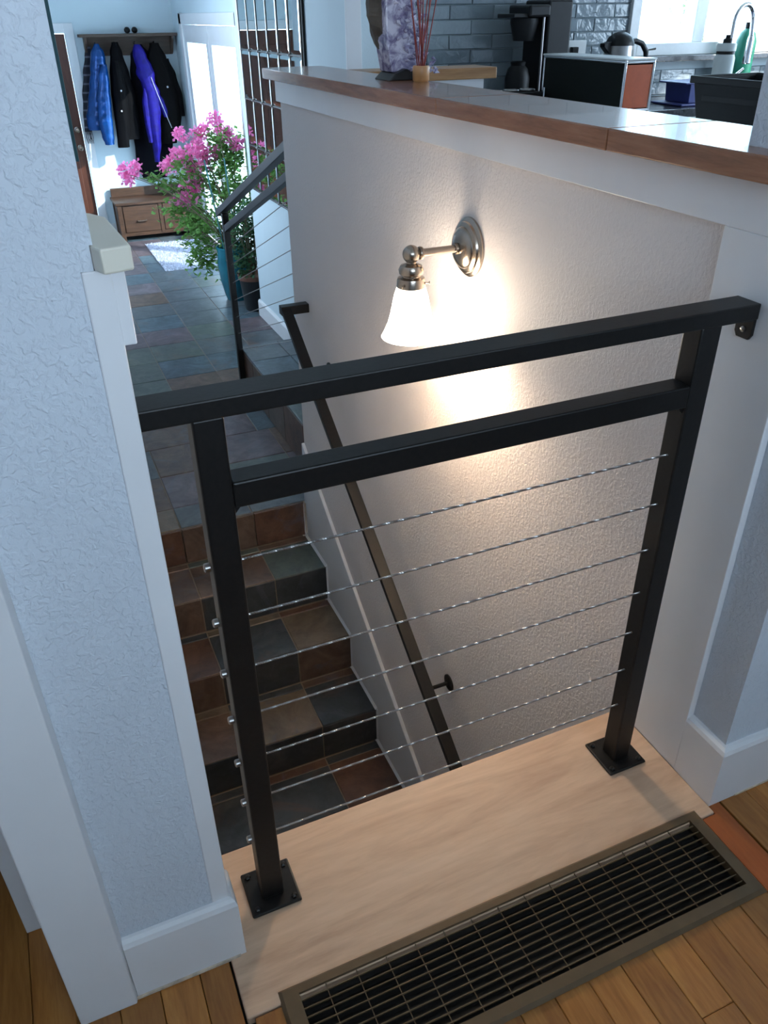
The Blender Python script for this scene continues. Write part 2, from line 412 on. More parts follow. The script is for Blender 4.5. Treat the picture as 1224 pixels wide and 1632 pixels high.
# ------------------------------------------------------------------ floor register
def register():
    t = thing('floor_register', (.38, -.27, 0), 'long brown metal floor register grille set in front of the pale board', 'vent')
    x0, x1, y0, y1 = -.043, .803, -.362, -.176; a0, a1, b0, b1 = -.012, .775, -.338, -.194
    z = .008
    def rim(poly):
        # sloping flange: outer edge low, inner edge high
        MB().add([(p[0], p[1], .001) for p in poly[:2]]+[(p[0], p[1], z) for p in poly[2:4]]+[(p[0], p[1], z) for p in poly[4:]]+[(poly[4][0], poly[4][1], -.012), (poly[5][0], poly[5][1], -.012)],
                 [(0, 1, 2, 3), (3, 2, 4, 5), (5, 4, 6, 7)]).build('frame', 'bronze', t)
    e = .006
    rim([(x0, y0), (x1, y0), (x1-e, y0+e), (x0+e, y0+e), (a1, b0), (a0, b0)])
    rim([(x1, y1), (x0, y1), (x0+e, y1-e), (x1-e, y1-e), (a0, b1), (a1, b1)])
    rim([(x0, y1), (x0, y0), (x0+e, y0+e), (x0+e, y1-e), (a0, b0), (a0, b1)])
    rim([(x1, y0), (x1, y1), (x1-e, y1-e), (x1-e, y0+e), (a1, b1), (a1, b0)])
    for i in range(10):
        y = b1-(i+.75)*(b1-b0)/10.4
        box(a0, a1, y-.0008, y+.0008, .0003, .0038).build('slat', 'bronze', t)
    for i in range(14):
        x = a1-.052-i*.0531
        box(x-.0007, x+.0007, b0, b1, .0003, .0030).build('cross_bar', 'bronze', t)
    for i in range(10):
        y = b1-(i+1.1)*(b1-b0)/10.6
        MB().add([(a0, y-.005, -.012), (a1, y-.005, -.012), (a1, y+.0045, -.017), (a0, y+.0045, -.017)], [(0, 1, 2, 3)]).build('louver', 'grille_dark', t)
    MB().add([(a0, b0, -.012), (a1, b0, -.012), (a1, b1, -.012), (a0, b1, -.012), (a0, b0, -.12), (a1, b0, -.12), (a1, b1, -.12), (a0, b1, -.12)],
             [(4, 5, 6, 7), (0, 1, 5, 4), (1, 2, 6, 5), (2, 3, 7, 6), (3, 0, 4, 7)]).build('duct', 'grille_dark', t)
register()

# ------------------------------------------------------------------ slate landing, tile by tile
landing = struct('floor_entry', box(-.2, 1.72, Y0+.0135, 8.75, Z0-.25, Z0-.0035), 'grout', label='slate-tiled entry landing')
SL = ['slate_grey', 'slate_blue', 'slate_green', 'slate_purple', 'slate_rust', 'slate_tan', 'slate_brown', 'slate_dark']
TILE_MESH = {}
def tile(parent, x0, x1, y0, y1, z, mat, th=.012, g=.004, tilt=.0012, name='tile'):
    h = [random.uniform(-tilt, tilt) for _ in range(4)]
    b = .003
    X0, X1, Y0_, Y1 = x0+g/2, x1-g/2, y0+g/2, y1-g/2
    vs = [(X0, Y0_, z-th), (X1, Y0_, z-th), (X1, Y1, z-th), (X0, Y1, z-th), (X0, Y0_, z-b), (X1, Y0_, z-b), (X1, Y1, z-b), (X0, Y1, z-b),
          (X0+b, Y0_+b, z+h[0]), (X1-b, Y0_+b, z+h[1]), (X1-b, Y1-b, z+h[2]), (X0+b, Y1-b, z+h[3])]
    fs = [(0, 3, 2, 1), (0, 1, 5, 4), (1, 2, 6, 5), (2, 3, 7, 6), (3, 0, 4, 7), (4, 5, 9, 8), (5, 6, 10, 9), (6, 7, 11, 10), (7, 4, 8, 11), (8, 9, 10, 11)]
    return MB().add(vs, fs).build(name, mat, parent)
def riser_tile(parent, x0, x1, y, z0, z1, mat, th=.012, g=.004):
    b = .003; X0, X1, A, B = x0+g/2, x1-g/2, z0+g/2, z1-g/2
    vs = [(X0, y+th, A), (X1, y+th, A), (X1, y+th, B), (X0, y+th, B), (X0, y+b, A), (X1, y+b, A), (X1, y+b, B), (X0, y+b, B),
          (X0+b, y, A+b), (X1-b, y, A+b), (X1-b, y, B-b), (X0+b, y, B-b)]
    fs = [(0, 1, 2, 3), (0, 4, 5, 1), (1, 5, 6, 2), (2, 6, 7, 3), (3, 7, 4, 0), (4, 8, 9, 5), (5, 9, 10, 6), (6, 10, 11, 7), (7, 11, 8, 4), (8, 11, 10, 9)]
    return MB().add(vs, fs).build('riser_tile', mat, parent)
ys = [Y0+.012, 2.63, 2.97, 3.305]+[3.64+.335*i for i in range(15)]+[8.75]
near_x = [-.085, .225, .572, .915, 1.25, 1.46]; far_x = [-.085, .17, .507, .847, 1.183, 1.46, 1.71]
rnd = random.Random(5)
pick_far = ['slate_blue', 'slate_grey', 'slate_green', 'slate_purple', 'slate_grey', 'slate_grey', 'slate_blue', 'slate_purple', 'slate_purple', 'slate_brown']
pick_near = ['slate_green', 'slate_purple', 'slate_grey', 'slate_brown', 'slate_tan']
for j in range(len(ys)-1):
    xs = near_x if ys[j] < 3.3 else far_x
    for i in range(len(xs)-1):
        if xs[i] >= 1.44 and ys[j+1] < 5.4: continue
        mat = rnd.choice(pick_near if ys[j] < 3.3 else pick_far)
        tile(landing, xs[i], xs[i+1], ys[j], ys[j+1], Z0, mat)
# ------------------------------------------------------------------ stairs going down, towards the upper floor
stairs = thing('staircase', (.378, 1.3, -2.6), 'slate tiled staircase descending below the railing and pale board', 'staircase')
body = MB()
for k in range(1, 8):
    yb = Y0-(k-1)*T_; body.box(-.084, .818, yb-T_+.004, yb+.012, -2.75, Z0-k*R_-.004)
body.box(-.084, .818, Y0+.012, Y0+.3, -2.75, Z0-.26)
body.build('body', 'grout', stairs)
sx = [-.08, .225, .577, XW]
treads = {1: ('slate_brown', 'slate_brown', 'slate_green'), 2: ('slate_rust', 'slate_dark', 'slate_tan'), 3: ('slate_brown', 'slate_tan', 'slate_dark'),
          4: ('slate_dark', 'slate_dark', 'slate_rust'), 5: ('slate_rust', 'slate_brown', 'slate_dark'), 6: ('slate_dark', 'slate_grey', 'slate_brown'), 7: ('slate_dark', 'slate_brown', 'slate_dark')}
risers = {0: ('slate_rust', 'slate_brown', 'slate_rust'), 1: ('slate_brown', 'slate_dark', 'slate_dark'), 2: ('slate_brown', 'slate_dark', 'slate_brown'),
          3: ('slate_dark', 'slate_dark', 'slate_dark'), 4: ('slate_brown', 'slate_dark', 'slate_dark'), 5: ('slate_rust', 'slate_dark', 'slate_brown'), 6: ('slate_dark', 'slate_dark', 'slate_dark')}
for k in range(0, 8):
    z = Z0-k*R_; yn = Y0-k*T_
    for i in range(3):
        xe = sx[i+1] if i < 2 else XW-.001
        if k > 0:
            tile(stairs, sx[i], xe, yn, yn+T_-.045, z, treads[k][i], name='tread_tile')
            tile(stairs, sx[i], xe, yn+T_-.045, yn+T_-.001, z, treads[k][(i+1) % 3], name='tread_tile')
        if k < 7:
            riser_tile(stairs, sx[i], xe, yn, z-R_, z-.003, risers[k][i])
struct('floor_basement', box(-.085, .85, -2.0, .34, -2.75, Z0-7*R_-.18), 'dark_void')
struct('wall_basement', box(-.2, .985, -2.1, -2.0, -2.7, -.3).box(-.2, -.086, -2.0, .09, -2.7, -.301).box(WX, .985, -2.0, .0845, -2.7, -.301), 'wall_paint')
struct('wall_stair_far', box(-.2, 1.0, Y0+.3, Y0+.36, -2.75, Z0-.26), 'dark_void')
# skirt board on the half wall: saw-tooth foot, sloping top edge
sk = [(2.40, Z0+.001)]
for k in range(0, 7):
    yn = Y0-k*T_
    sk += [(min(yn, 2.40), Z0-k*R_), (min(yn, 2.40), Z0-(k+1)*R_)]
sk += [(Y0-7*T_, Z0-7*R_)]
top = lambda y: .69*y-2.055
sk += [(Y0-7*T_, top(Y0-7*T_)), (2.40, top(2.40))]
struct('baseboard_stairs', MB().prism(sk, 0, XW, WX+.001), 'trim_paint', .003, 'white skirt board stepping down along the stairs')
bead = MB()
for k in range(1, 7):
    yn = Y0-k*T_; z = Z0-k*R_
    bead.prism([(XW-.010, z), (XW+.001, z), (XW+.001, z+.012)], 1, yn-.004, yn+T_)
    bead.prism([(XW-.008, yn-.008), (XW+.001, yn-.008), (XW+.001, yn), ], 2, z-R_+.012, z)
struct('trim_11', bead, 'trim_paint', 0, 'thin white bead where treads meet the skirt board')
struct('baseboard_half_end', box(XW, .99, 2.39, 2.415, Z0, Z0+.12), 'trim_paint', .002)

# raised slate step at the foot of the flight going up to the kitchen
step = thing('slate_step', (1.2, 3.2, Z0), 'raised slate step beside the far black post', 'step')
box(.967, 1.446, 2.42, 3.99, Z0, -.488).build('body', 'grout', step)
for a, b in ((2.42, 2.75), (2.75, 3.09), (3.09, 3.42), (3.42, 3.71), (3.71, 4.0)):
    tile(step, .955, 1.2, a, b, -.475, rnd.choice(['slate_grey', 'slate_green', 'slate_blue']), name='tread_tile')
    tile(step, 1.2, 1.446, a, b, -.475, rnd.choice(['slate_grey', 'slate_blue']), name='tread_tile')
    m = rnd.choice(['slate_brown', 'slate_brown', 'slate_rust'])
    box(.955, .967, a+.002, b-.002, Z0+.002, -.489).build('riser_tile', m, step, .002, 1)

# ------------------------------------------------------------------ the black cable railing
def railing():
    D, H, hm, w_ = .7482, .9561, .8409, .0384
    t = thing('cable_railing', (.374, 0, .002), 'black metal guard railing with steel cables standing on the pale board', 'railing')
    for x in (0, D):
        p = box(x-w_/2, x+w_/2, -w_/2, w_/2, .006, H-.0245).build('post', 'black_metal', t, .003)
        b = .0445
        box(x-b, x+b, -b, b, .002, .008).build('base_plate', 'black_metal', p, .004)
        for sx_ in (-1, 1):
            for sy_ in (-1, 1):
                MB().lathe([(.0055, .008), (.0055, .0105), (.003, .0125), (0, .0127)], (x+sx_*.033, sy_*.033, 0), 'z', 6).build('bolt', 'black_metal', p)
    box(-.079, .8305, -.0238, .0238, H-.0247, H).build('top_rail', 'black_metal', t, .002)
    box(w_/2, D-w_/2, -w_/2, w_/2, hm-.036, hm).build('mid_rail', 'black_metal', t, .0025)
    for x, s_ in ((w_/2, 1), (D-w_/2, -1)):
        MB().prism([(x, hm-.036), (x+s_*.010, hm-.036), (x, hm-.048)], 1, -.012, .012).build('weld', 'black_metal', t)
    for k in range(7):
        z = .1552+k*.0933
        # twisted strand cable
        m = MB(); n = 420
        for j in range(3):
            pts = []
            for i in range(n+1):
                f = i/n; a_ = f*420+j*2*PI/3
                pts.append((w_/2+f*(D-w_), .0010*math.cos(a_), z+.0010*math.sin(a_)))
            m.tube(pts, .00105, 5, False)
        m.build('cable', 'steel', t)
        MB().lathe([(.0062, -.004), (.0062, -.0105), (.0045, -.012), (0, -.012)], (-w_/2+.003, 0, z), 'x', 12).build('cable_nut', 'steel', t)
        MB().tube([(-w_/2-.001, 0, z), (-w_/2-.004, 0, z)], .0035, 8).build('cable_washer', 'steel', t)
    br = MB().prism([(-.017, H-.025), (.017, H-.025), (.017, H-.052), (.012, H-.060), (-.012, H-.060), (-.017, H-.052)], 0, .8305, XW).build('wall_bracket', 'black_metal', t, .001)
    box(.806, .8305, -.017, .017, H-.029, H-.0245).build('bracket_leg', 'black_metal', br, .001)
    MB().lathe([(.0045, 0), (.0045, -.002), (0, -.0035)], (.8305, 0, H-.046), 'x', 10).build('bolt', 'steel', br)
railing()

# far railing beside the steps up
def far_rail():
    t = thing('stair_railing', (.94, 3.95, Z0), 'black sloping stair railing with thin cables beyond the half wall', 'railing')
    x = .937; y0 = 3.93
    box(x-.019, x+.017, y0-.019, y0+.019, Z0, .352).build('post', 'black_metal', t, .003)
    def bar(name, pa, pb, h, w_):
        (ya, za), (yb, zb) = pa, pb
        MB().prism([(ya, za), (yb, zb), (yb, zb-h), (ya, za-h)], 0, x-w_, x+w_).build(name, 'black_metal', t, .002)
    sl = .365
    z_at = lambda y, b: b+(y0-y)*sl
    bar('top_rail', (4.06, z_at(4.06, .40)), (2.43, z_at(2.43, .40)), .04, .023)
    bar('mid_rail', (3.911, z_at(3.911, .285)), (2.43, z_at(2.43, .285)), .038, .017)
    for k in range(7):
        b = .16-k*.105
        ya = 3.911 if b > -.33 else 3.911
        MB().tube([(x, ya, z_at(ya, b)), (x, 2.41, z_at(2.41, b+.02))], .0022, 6).build('cable', 'steel', t)
far_rail()

# ------------------------------------------------------------------ wall handrail going down
def handrail():
    t = thing('handrail', (.755, 1.3, -.3), 'black flat-bar handrail sloping down the stair wall below the sconce', 'handrail')
    f = lambda y: .69*y-1.20
    bx0, bx1 = .735, .776
    ya, yb = 2.20, .15
    MB().prism([(ya, f(ya)), (yb, f(yb)), (yb, f(yb)-.026), (ya, f(ya)-.026)], 0, bx0, bx1).build('rail', 'black_metal', t, .002)
    box(bx0, WX, ya-.0, ya+.04, f(ya)-.030, f(ya)+.006).build('wall_return', 'black_metal', t, .002)
    for y in (1.98, .90):
        z = f(y)-.025
        b = MB().tube([(.757, y, z), (.762, y, z-.015), (.78, y, z-.022), (WX-.008, y, z-.022)], .007, 10).build('bracket', 'black_metal', t)
        MB().lathe([(.030, 0), (.030, -.005), (.02, -.009), (0, -.009)], (WX, y, z-.022), 'x', 20).build('rose', 'black_metal', b)
handrail()

# ------------------------------------------------------------------ wall sconce
def sconce():
    cx, cy, cz = .692, .896, .835
    t = thing('wall_sconce', (WX, cy, cz), 'lit brushed-nickel wall sconce with frosted bell shade on the half wall', 'wall lamp')
    MB().lathe([(.071, 0), (.071, -.006), (.066, -.010), (.062, -.011), (.060, -.016), (.054, -.019), (.050, -.020), (.047, -.026), (.036, -.032), (.020, -.035), (0, -.036)], (WX, cy, cz), 'x', 40).build('backplate', 'nickel', t)
    a = MB().tube([(WX-.034, cy, cz), (cx+.018, cy, cz)], .0095, 18).build('arm', 'nickel', t)
    MB().lathe([(.0095, 0), (.015, .002), (.016, .006), (.015, .010), (.0095, .012)], (cx+.018, cy, cz), 'x', 20).build('collar', 'nickel', a)
    MB().lathe([(.0095, 0), (.014, .001), (.014, .008), (.0095, .010)], (WX-.045, cy, cz), 'x', 20).build('collar', 'nickel', a)
    MB().sphere((cx, cy, cz), .0215, 18).build('ball', 'nickel', t)
    MB().lathe([(.012, -.015), (.012, -.021), (.026, -.026), (.031, -.036), (.029, -.046), (.022, -.050), (.022, -.053), (.033, -.056), (.035, -.063), (.036, -.078), (.033, -.080), (0, -.080)], (cx, cy, cz), 'z', 32).build('shade_holder', 'nickel', t)
    for a_ in (.1, 2.2, 4.3):
        d = Vector((math.cos(a_-.6), math.sin(a_-.6), 0)); p = Vector((cx, cy, cz-.068))
        MB().tube([p+d*.034, p+d*.043], .002, 8).tube([p+d*.043, p+d*.046], .0042, 8).build('thumb_screw', 'nickel', t)
    out = [(.034, -.074), (.037, -.085), (.042, -.10), (.046, -.12), (.051, -.145), (.058, -.170), (.067, -.190), (.074, -.203)]
    inn = [(r-.003, h) for r, h in out[::-1]]
    n = 36; vs = []; fs = []; prof = out+inn
    for r, h in prof:
        for k in range(n):
            vs.append((cx+r*math.cos(2*PI*k/n), cy+r*math.sin(2*PI*k/n), cz+h))
    for i in range(len(prof)-1):
        for k in range(n): fs.append((i*n+k, i*n+(k+1) % n, (i+1)*n+(k+1) % n, (i+1)*n+k))
    MB().add(vs, fs, True).build('shade', 'lamp_glass', t)
    MB().lathe([(.012, -.081), (.013, -.095), (.022, -.115), (.028, -.135), (.026, -.152), (.015, -.164), (0, -.167)], (cx, cy, cz), 'z', 20).build('bulb', 'lamp_bulb', t)
    l = light('bulb_light', 'POINT', (cx, cy, cz-.185), 9, (1, .80, .60)); l.data.shadow_soft_size = .03
    adopt(l, t)
sconce()

# ------------------------------------------------------------------ kitchen
wk = struct('wall_kitchen', box(1.72, 3.16, 3.305, 3.45, -.3, CEIL).box(3.16, 4.35, 3.305, 3.45, -.3, 1.09).box(3.16, 4.35, 3.305, 3.45, 2.15, CEIL).box(4.35, 5.2, 3.305, 3.45, -.3, CEIL).box(1.466, 1.72, 3.251, 3.45, -.3, CEIL), 'wall_hall')
for j in range(9):
    z = .905+j*.0645
    x = 1.53 - (.125 if j % 2 else 0)
    while x < 4.4:
        a, b = max(x, 1.532), min(x+.25, 4.4)
        if z > 1.03 and b > 3.155: b = 3.155
        if b-a > .015 and not (z > 1.03 and a >= 3.15):
            yb = 3.306 if a > 1.72 or True else 3.25
            y1 = 3.302 if a >= 1.715 else 3.252
            if a < 1.72 < b:
                a = a
            r0, r1 = random.uniform(-.002, .002), random.uniform(-.002, .002)
            e = .004
            y_s = 3.293
            vs = [(a+.001, 3.310, z), (b-.001, 3.310, z), (b-.001, 3.310, z+.0625), (a+.001, 3.310, z+.0625),
                  (a+.001, y_s+e, z), (b-.001, y_s+e, z), (b-.001, y_s+e, z+.0625), (a+.001, y_s+e, z+.0625),
                  (a+e, y_s+r0, z+e), (b-e, y_s+r1, z+e), (b-e, y_s-r0, z+.0625-e), (a+e, y_s-r1, z+.0625-e)]
            MB().add(vs, [(0, 1, 5, 4), (1, 2, 6, 5), (2, 3, 7, 6), (3, 0, 4, 7), (4, 5, 9, 8), (5, 6, 10, 9), (6, 7, 11, 10), (7, 4, 8, 11), (8, 9, 10, 11)]).build('tile', 'glazed_tile', wk)
        x += .25
win = struct('window_1', box(3.13, 3.19, 3.27, 3.40, 1.105, 2.2).box(4.32, 4.40, 3.27, 3.40, 1.105, 2.2).box(3.19, 4.32, 3.27, 3.40, 1.105, 1.165).box(3.19, 4.32, 3.27, 3.40, 2.12, 2.2).box(3.60, 3.675, 3.30, 3.40, 1.165, 2.12), 'enamel_white', .003, 'white framed kitchen window over the sink')
for a, b in ((3.19, 3.60), (3.675, 4.32)):
    box(a, b, 3.36, 3.364, 1.165, 2.12).build('pane', 'window_glass', win)
struct('trim_12', box(3.13, 4.45, 3.20, 3.32, 1.078, 1.104), 'granite', .002, 'dark granite window ledge')
cab = thing('sink_cabinet', (3.6, 2.98, 0), 'white kitchen cabinet run under the granite sink counter', 'cabinet')
box(2.75, 5.1, 2.70, 3.29, 0, .86).build('body', 'enamel_white', cab, .002)
for i in range(4):
    d = box(2.77+i*.58, 3.33+i*.58, 2.68, 2.70, .12, .84).build('door', 'enamel_white', cab, .003)
    MB().tube([(3.29+i*.58, 2.665, .7), (3.29+i*.58, 2.665, .8)], .005, 8).build('handle', 'steel', d)
tag(box(2.74, 5.12, 2.65, 3.292, .861, .90).build('worktop', 'granite', bevel=.003), 'dark speckled granite worktop below the kitchen window', 'worktop')
cab2 = thing('back_cabinet', (2.3, 3.0, 0), 'white cabinet under the coffee maker', 'cabinet')
box(1.75, 2.72, 2.75, 3.29, 0, .86).build('body', 'enamel_white', cab2, .002)
for i in range(2):
    d = box(1.77+i*.47, 2.22+i*.47, 2.73, 2.75, .12, .84).build('door', 'enamel_white', cab2, .003)
    MB().tube([(2.18+i*.47, 2.715, .7), (2.18+i*.47, 2.715, .8)], .005, 8).build('handle', 'steel', d)
tag(box(1.74, 2.735, 2.70, 3.292, .861, .90).build('worktop', 'granite', bevel=.003), 'dark granite worktop carrying the black coffee maker', 'worktop')
isl = thing('kitchen_island', (2.4, 1.85, 0), 'white kitchen island carrying the black tub and chrome cabinet', 'island')
box(1.85, 2.62, 1.10, 2.67, 0, .87).build('body', 'enamel_white', isl, .002)
box(1.83, 2.64, 1.08, 2.695, .871, .90).build('top', 'enamel_white', isl, .003)
for i in range(3):
    d = box(1.83, 1.85, 1.13+i*.5, 1.61+i*.5, .1, .84).build('door', 'enamel_white', isl, .003)
    MB().tube([(1.815, 1.57+i*.5, .7), (1.815, 1.57+i*.5, .8)], .005, 8).build('handle', 'steel', d)
# chrome-framed little cabinet with dark and orange panels
def chrome_unit():
    x0, x1, y0, y1, z0, z1 = 2.285, 2.43, 2.20, 2.80, .912, 1.148
    t = thing('modular_cabinet', ((x0+x1)/2, (y0+y1)/2, .90), 'small chrome-framed cabinet with dark side and orange front panel on the island', 'cabinet')
    r = .006
    for x in (x0, x1):
        for y in (y0, y1): MB().tube([(x, y, .90), (x, y, z1)], r, 10).build('upright_tube', 'chrome', t)
    for z in (z0+.05, z1-.006):
        for x in (x0, x1): MB().tube([(x, y0, z), (x, y1, z)], r, 10).build('side_tube', 'chrome', t)
        for y in (y0, y1): MB().tube([(x0, y, z), (x1, y, z)], r, 10).build('cross_tube', 'chrome', t)
    box(x0-.002, x0+.002, y0+.004, y1-.004, z0, z1-.008).build('side_panel', 'panel_green_black', t, .001)
    box(x1-.002, x1+.002, y0+.004, y1-.004, z0+.05, z1-.008).build('side_panel', 'panel_green_black', t, .001)
    box(x0+.008, x1-.008, y0-.002, y0+.002, z0+.058, z1-.016).build('front_panel', 'panel_orange', t, .001)
    box(x0, x1, y0, y1, z0+.047, z0+.053).build('bottom_panel', 'enamel_white', t, .001)
    box(x0-.008, x1+.008, y0-.008, y1+.008, z1, z1+.007).build('glass_top', 'enamel_white', t, .002)
chrome_unit()
def coffee_maker():
    t = thing('coffee_maker', (2.42, 3.08, .90), 'tall black coffee maker against the glazed kitchen tiles', 'coffee maker')
    box(2.19, 2.56, 2.93, 3.25, .90, .96).build('base', 'plastic_black', t, .008)
    box(2.43, 2.57, 3.02, 3.24, .96, 1.372).build('water_tank', 'plastic_black', t, .010)
    box(2.31, 2.43, 3.00, 3.20, 1.30, 1.352).build('brew_head', 'plastic_black', t, .010)
    box(2.235, 2.32, 3.02, 3.18, 1.298, 1.316).build('drip_arm', 'plastic_black', t, .004)
    MB().tube([(2.405, 3.02, .96), (2.405, 3.02, 1.30)], .006, 10).build('pillar', 'steel', t)
    MB().lathe([(.045, .96), (.06, .975), (.062, 1.04), (.05, 1.08), (.035, 1.095), (.038, 1.11), (.03, 1.115)], (2.30, 3.06, 0), 'z', 24).build('carafe', 'plastic_matte_black', t)
    MB().lathe([(.05, 1.20), (.07, 1.28), (.068, 1.296), (.05, 1.297)], (2.345, 3.10, 0), 'z', 24).build('filter_basket', 'plastic_matte_black', t)
coffee_maker()
def stove_tray():
    t = thing('burner_tray', (2.32, 2.84, .90), 'low black tray with metal rings in front of the coffee maker', 'tray')
    box(1.98, 2.265, 2.74, 2.90, .901, 1.0).build('body', 'plastic_black', t, .006)
    for x in (2.03, 2.12, 2.21):
        pts = [(x+.035*math.cos(a*PI/8), 2.82+.035*math.sin(a*PI/8), 1.006) for a in range(17)]
        MB().tube(pts, .005, 6, False).build('ring', 'steel', t)
    MB().tube([(2.25, 2.735, .94), (2.25, 2.735, 1.02)], .006, 8).build('knob', 'chrome', t)
stove_tray()
def kettle():
    c = (2.90, 3.05, .905)
    t = thing('kettle', c, 'steel and black electric kettle on the granite below the window', 'kettle')
    MB().lathe([(.085, 0), (.088, .01), (.088, .02), (.08, .022)], c, 'z', 28).build('base', 'plastic_black', t)
    MB().lathe([(.080, .022), (.083, .05), (.080, .16), (.074, .262), (.074, .266)], c, 'z', 28).build('body', 'steel', t)
    MB().lathe([(.075, .264), (.073, .278), (.060, .302), (.035, .320), (.012, .326), (0, .327)], c, 'z', 28).build('lid', 'plastic_black', t)
    MB().prism([(2.83, 1.13), (2.79, 1.165), (2.79, 1.18), (2.84, 1.19)], 1, 3.03, 3.07).build('spout', 'plastic_black', t, .003)
    pts = [(2.955, 3.05, 1.185), (3.0, 3.05, 1.188), (3.045, 3.05, 1.175), (3.075, 3.05, 1.14), (3.085, 3.05, 1.09), (3.08, 3.05, 1.03), (3.055, 3.05, 1.0), (2.97, 3.05, .985)]
    MB().tube(pts, [.014, .014, .014, .014, .012, .012, .011, .011], 10).build('handle', 'plastic_black', t)
kettle()
so = thing('wall_socket', (2.79, 3.29, 1.10), 'white wall socket with black plug on the kitchen tiles', 'socket')
box(2.72, 2.86, 3.282, 3.292, 1.09, 1.19).build('plate', 'enamel_white', so, .002)
box(2.755, 2.795, 3.255, 3.282, 1.125, 1.16).build('plug', 'plastic_black', so, .004)
def soap():
    c = (3.17, 3.15, .905)
    t = thing('soap_dispenser', c, 'clear soap dispenser with dark pump left of the white bottle', 'soap dispenser')
    MB().lathe([(.034, 0), (.036, .01), (.036, .15), (.030, .165), (.014, .175)], c, 'z', 20).build('bottle', 'bottle_white', t)
    MB().tube([(c[0], c[1], c[2]+.175), (c[0], c[1], c[2]+.235), (c[0]+.05, c[1], c[2]+.240)], .006, 8).build('pump', 'plastic_black', t)
soap()
def bottle():
    c = (2.52, 1.90, .90)
    t = thing('water_bottle', c, 'tall white water bottle with dark spout cap on the island', 'bottle')
    MB().lathe([(.036, 0), (.039, .006), (.039, .262), (.035, .272), (.034, .275)], c, 'z', 28).build('body', 'bottle_white', t)
    MB().lathe([(.035, .276), (.035, .284), (.033, .286)], c, 'z', 28).build('band', 'plastic_black', t)
    MB().lathe([(.037, .286), (.037, .308), (.035, .312), (.020, .313)], c, 'z', 28).build('cap', 'bottle_white', t)
    MB().lathe([(.017, .312), (.017, .326), (.010, .330), (.010, .340), (0, .341)], c, 'z', 16).build('spout', 'plastic_black', t)
bottle()
def faucet():
    x, y = 3.60, 3.0
    t = thing('faucet', (x, y, .90), 'tall chrome gooseneck faucet at the kitchen sink', 'faucet')
    MB().lathe([(.03, .0), (.03, .01), (.024, .02), (.024, .10), (.018, .12)], (x, y, .90), 'z', 20).build('base', 'chrome', t)
    pts = [(x, y, 1.0), (x, y, 1.25)]+[(x+.06-.06*math.cos(a*PI/10), y-.01*a/10, 1.27+.075*math.sin(a*PI/10)) for a in range(11)]+[(x+.12, y-.02, 1.2)]
    MB().tube(pts, .0125, 14).build('neck', 'chrome', t)
    MB().lathe([(.014, 1.20), (.018, 1.18), (.020, 1.10), (.022, 1.07), (.018, 1.065)], (x+.12, y-.02, 0), 'z', 18).build('spray_head', 'chrome', t)
    MB().tube([(x+.02, y, .97), (x+.05, y-.01, 1.0), (x+.10, y-.03, 1.045)], [.011, .008, .006], 10).build('lever', 'chrome', t)
faucet()
tu = thing('dish_tub', (3.25, 2.83, .90), 'pair of dark blue tubs on a blue tray by the sink', 'tub')
box(3.08, 3.40, 2.72, 2.96, .901, .912).build('tray', 'tub_blue', tu, .004)
for a in (3.14, 3.25):
    MB().add([(a, 2.74, .913), (a+.095, 2.74, .913), (a+.095, 2.92, .913), (a, 2.92, .913), (a-.006, 2.735, 1.0), (a+.101, 2.735, 1.0), (a+.101, 2.925, 1.0), (a-.006, 2.925, 1.0)],
             [(0, 3, 2, 1), (4, 5, 6, 7), (0, 1, 5, 4), (1, 2, 6, 5), (2, 3, 7, 6), (3, 0, 4, 7)]).build('bin', 'tub_blue', tu, .003)
box(3.10, 3.37, 2.73, 2.94, 1.0, 1.008).build('lid', 'tub_blue', tu, .003)
def black_tub():
    t = thing('black_bin', (2.15, 1.55, .90), 'big tapered black plastic bin on the island behind the wooden cap', 'bin')
    x0, x1, y0, y1 = 2.18, 2.48, 1.32, 1.68
    ins = .035; zt = 1.12; m = MB()
    lo = [(x0+ins, y0+ins), (x1-ins, y0+ins), (x1-ins, y1-ins), (x0+ins, y1-ins)]; hi = [(x0, y0), (x1, y0), (x1, y1), (x0, y1)]
    e = .008; hi2 = [(x0+e, y0+e), (x1-e, y0+e), (x1-e, y1-e), (x0+e, y1-e)]; lo2 = [(x0+ins+e, y0+ins+e), (x1-ins-e, y0+ins+e), (x1-ins-e, y1-ins-e), (x0+ins+e, y1-ins-e)]
    vs = [p+(.901,) for p in lo]+[p+(zt,) for p in hi]+[p+(zt,) for p in hi2]+[p+(.91,) for p in lo2]
    fs = [(3, 2, 1, 0)]
    for a in (0, 4, 8): fs += [(a+i, a+(i+1) % 4, a+4+(i+1) % 4, a+4+i) for i in range(4)]
    fs.append((12, 13, 14, 15)); m.add(vs, fs).build('body', 'plastic_matte_black', t, .004)
    r = MB()
    r.box(x0-.008, x1+.008, y0-.008, y0+.004, zt-.02, zt+.004).box(x0-.008, x1+.008, y1-.004, y1+.008, zt-.02, zt+.004).box(x0-.008, x0+.004, y0, y1, zt-.02, zt+.004).box(x1-.004, x1+.008, y0, y1, zt-.02, zt+.004)
    r.build('rim', 'plastic_matte_black', t, .003)
    box(x0+.008, x0+.012, y0+.05, y1-.05, zt-.075, zt-.055).build('ridge', 'plastic_matte_black', t, .002)
black_tub()
gb = thing('green_bottle', (3.86, 3.15, .90), 'green plastic bottle beside the chrome faucet', 'bottle')
MB().lathe([(.05, 0), (.055, .01), (.055, .27), (.04, .31), (.018, .33)], (3.86, 3.15, .90), 'z', 20).build('body', 'green_plastic', gb)
MB().lathe([(.02, .33), (.02, .36), (0, .361)], (3.86, 3.15, .90), 'z', 14).build('cap', 'plastic_black', gb)

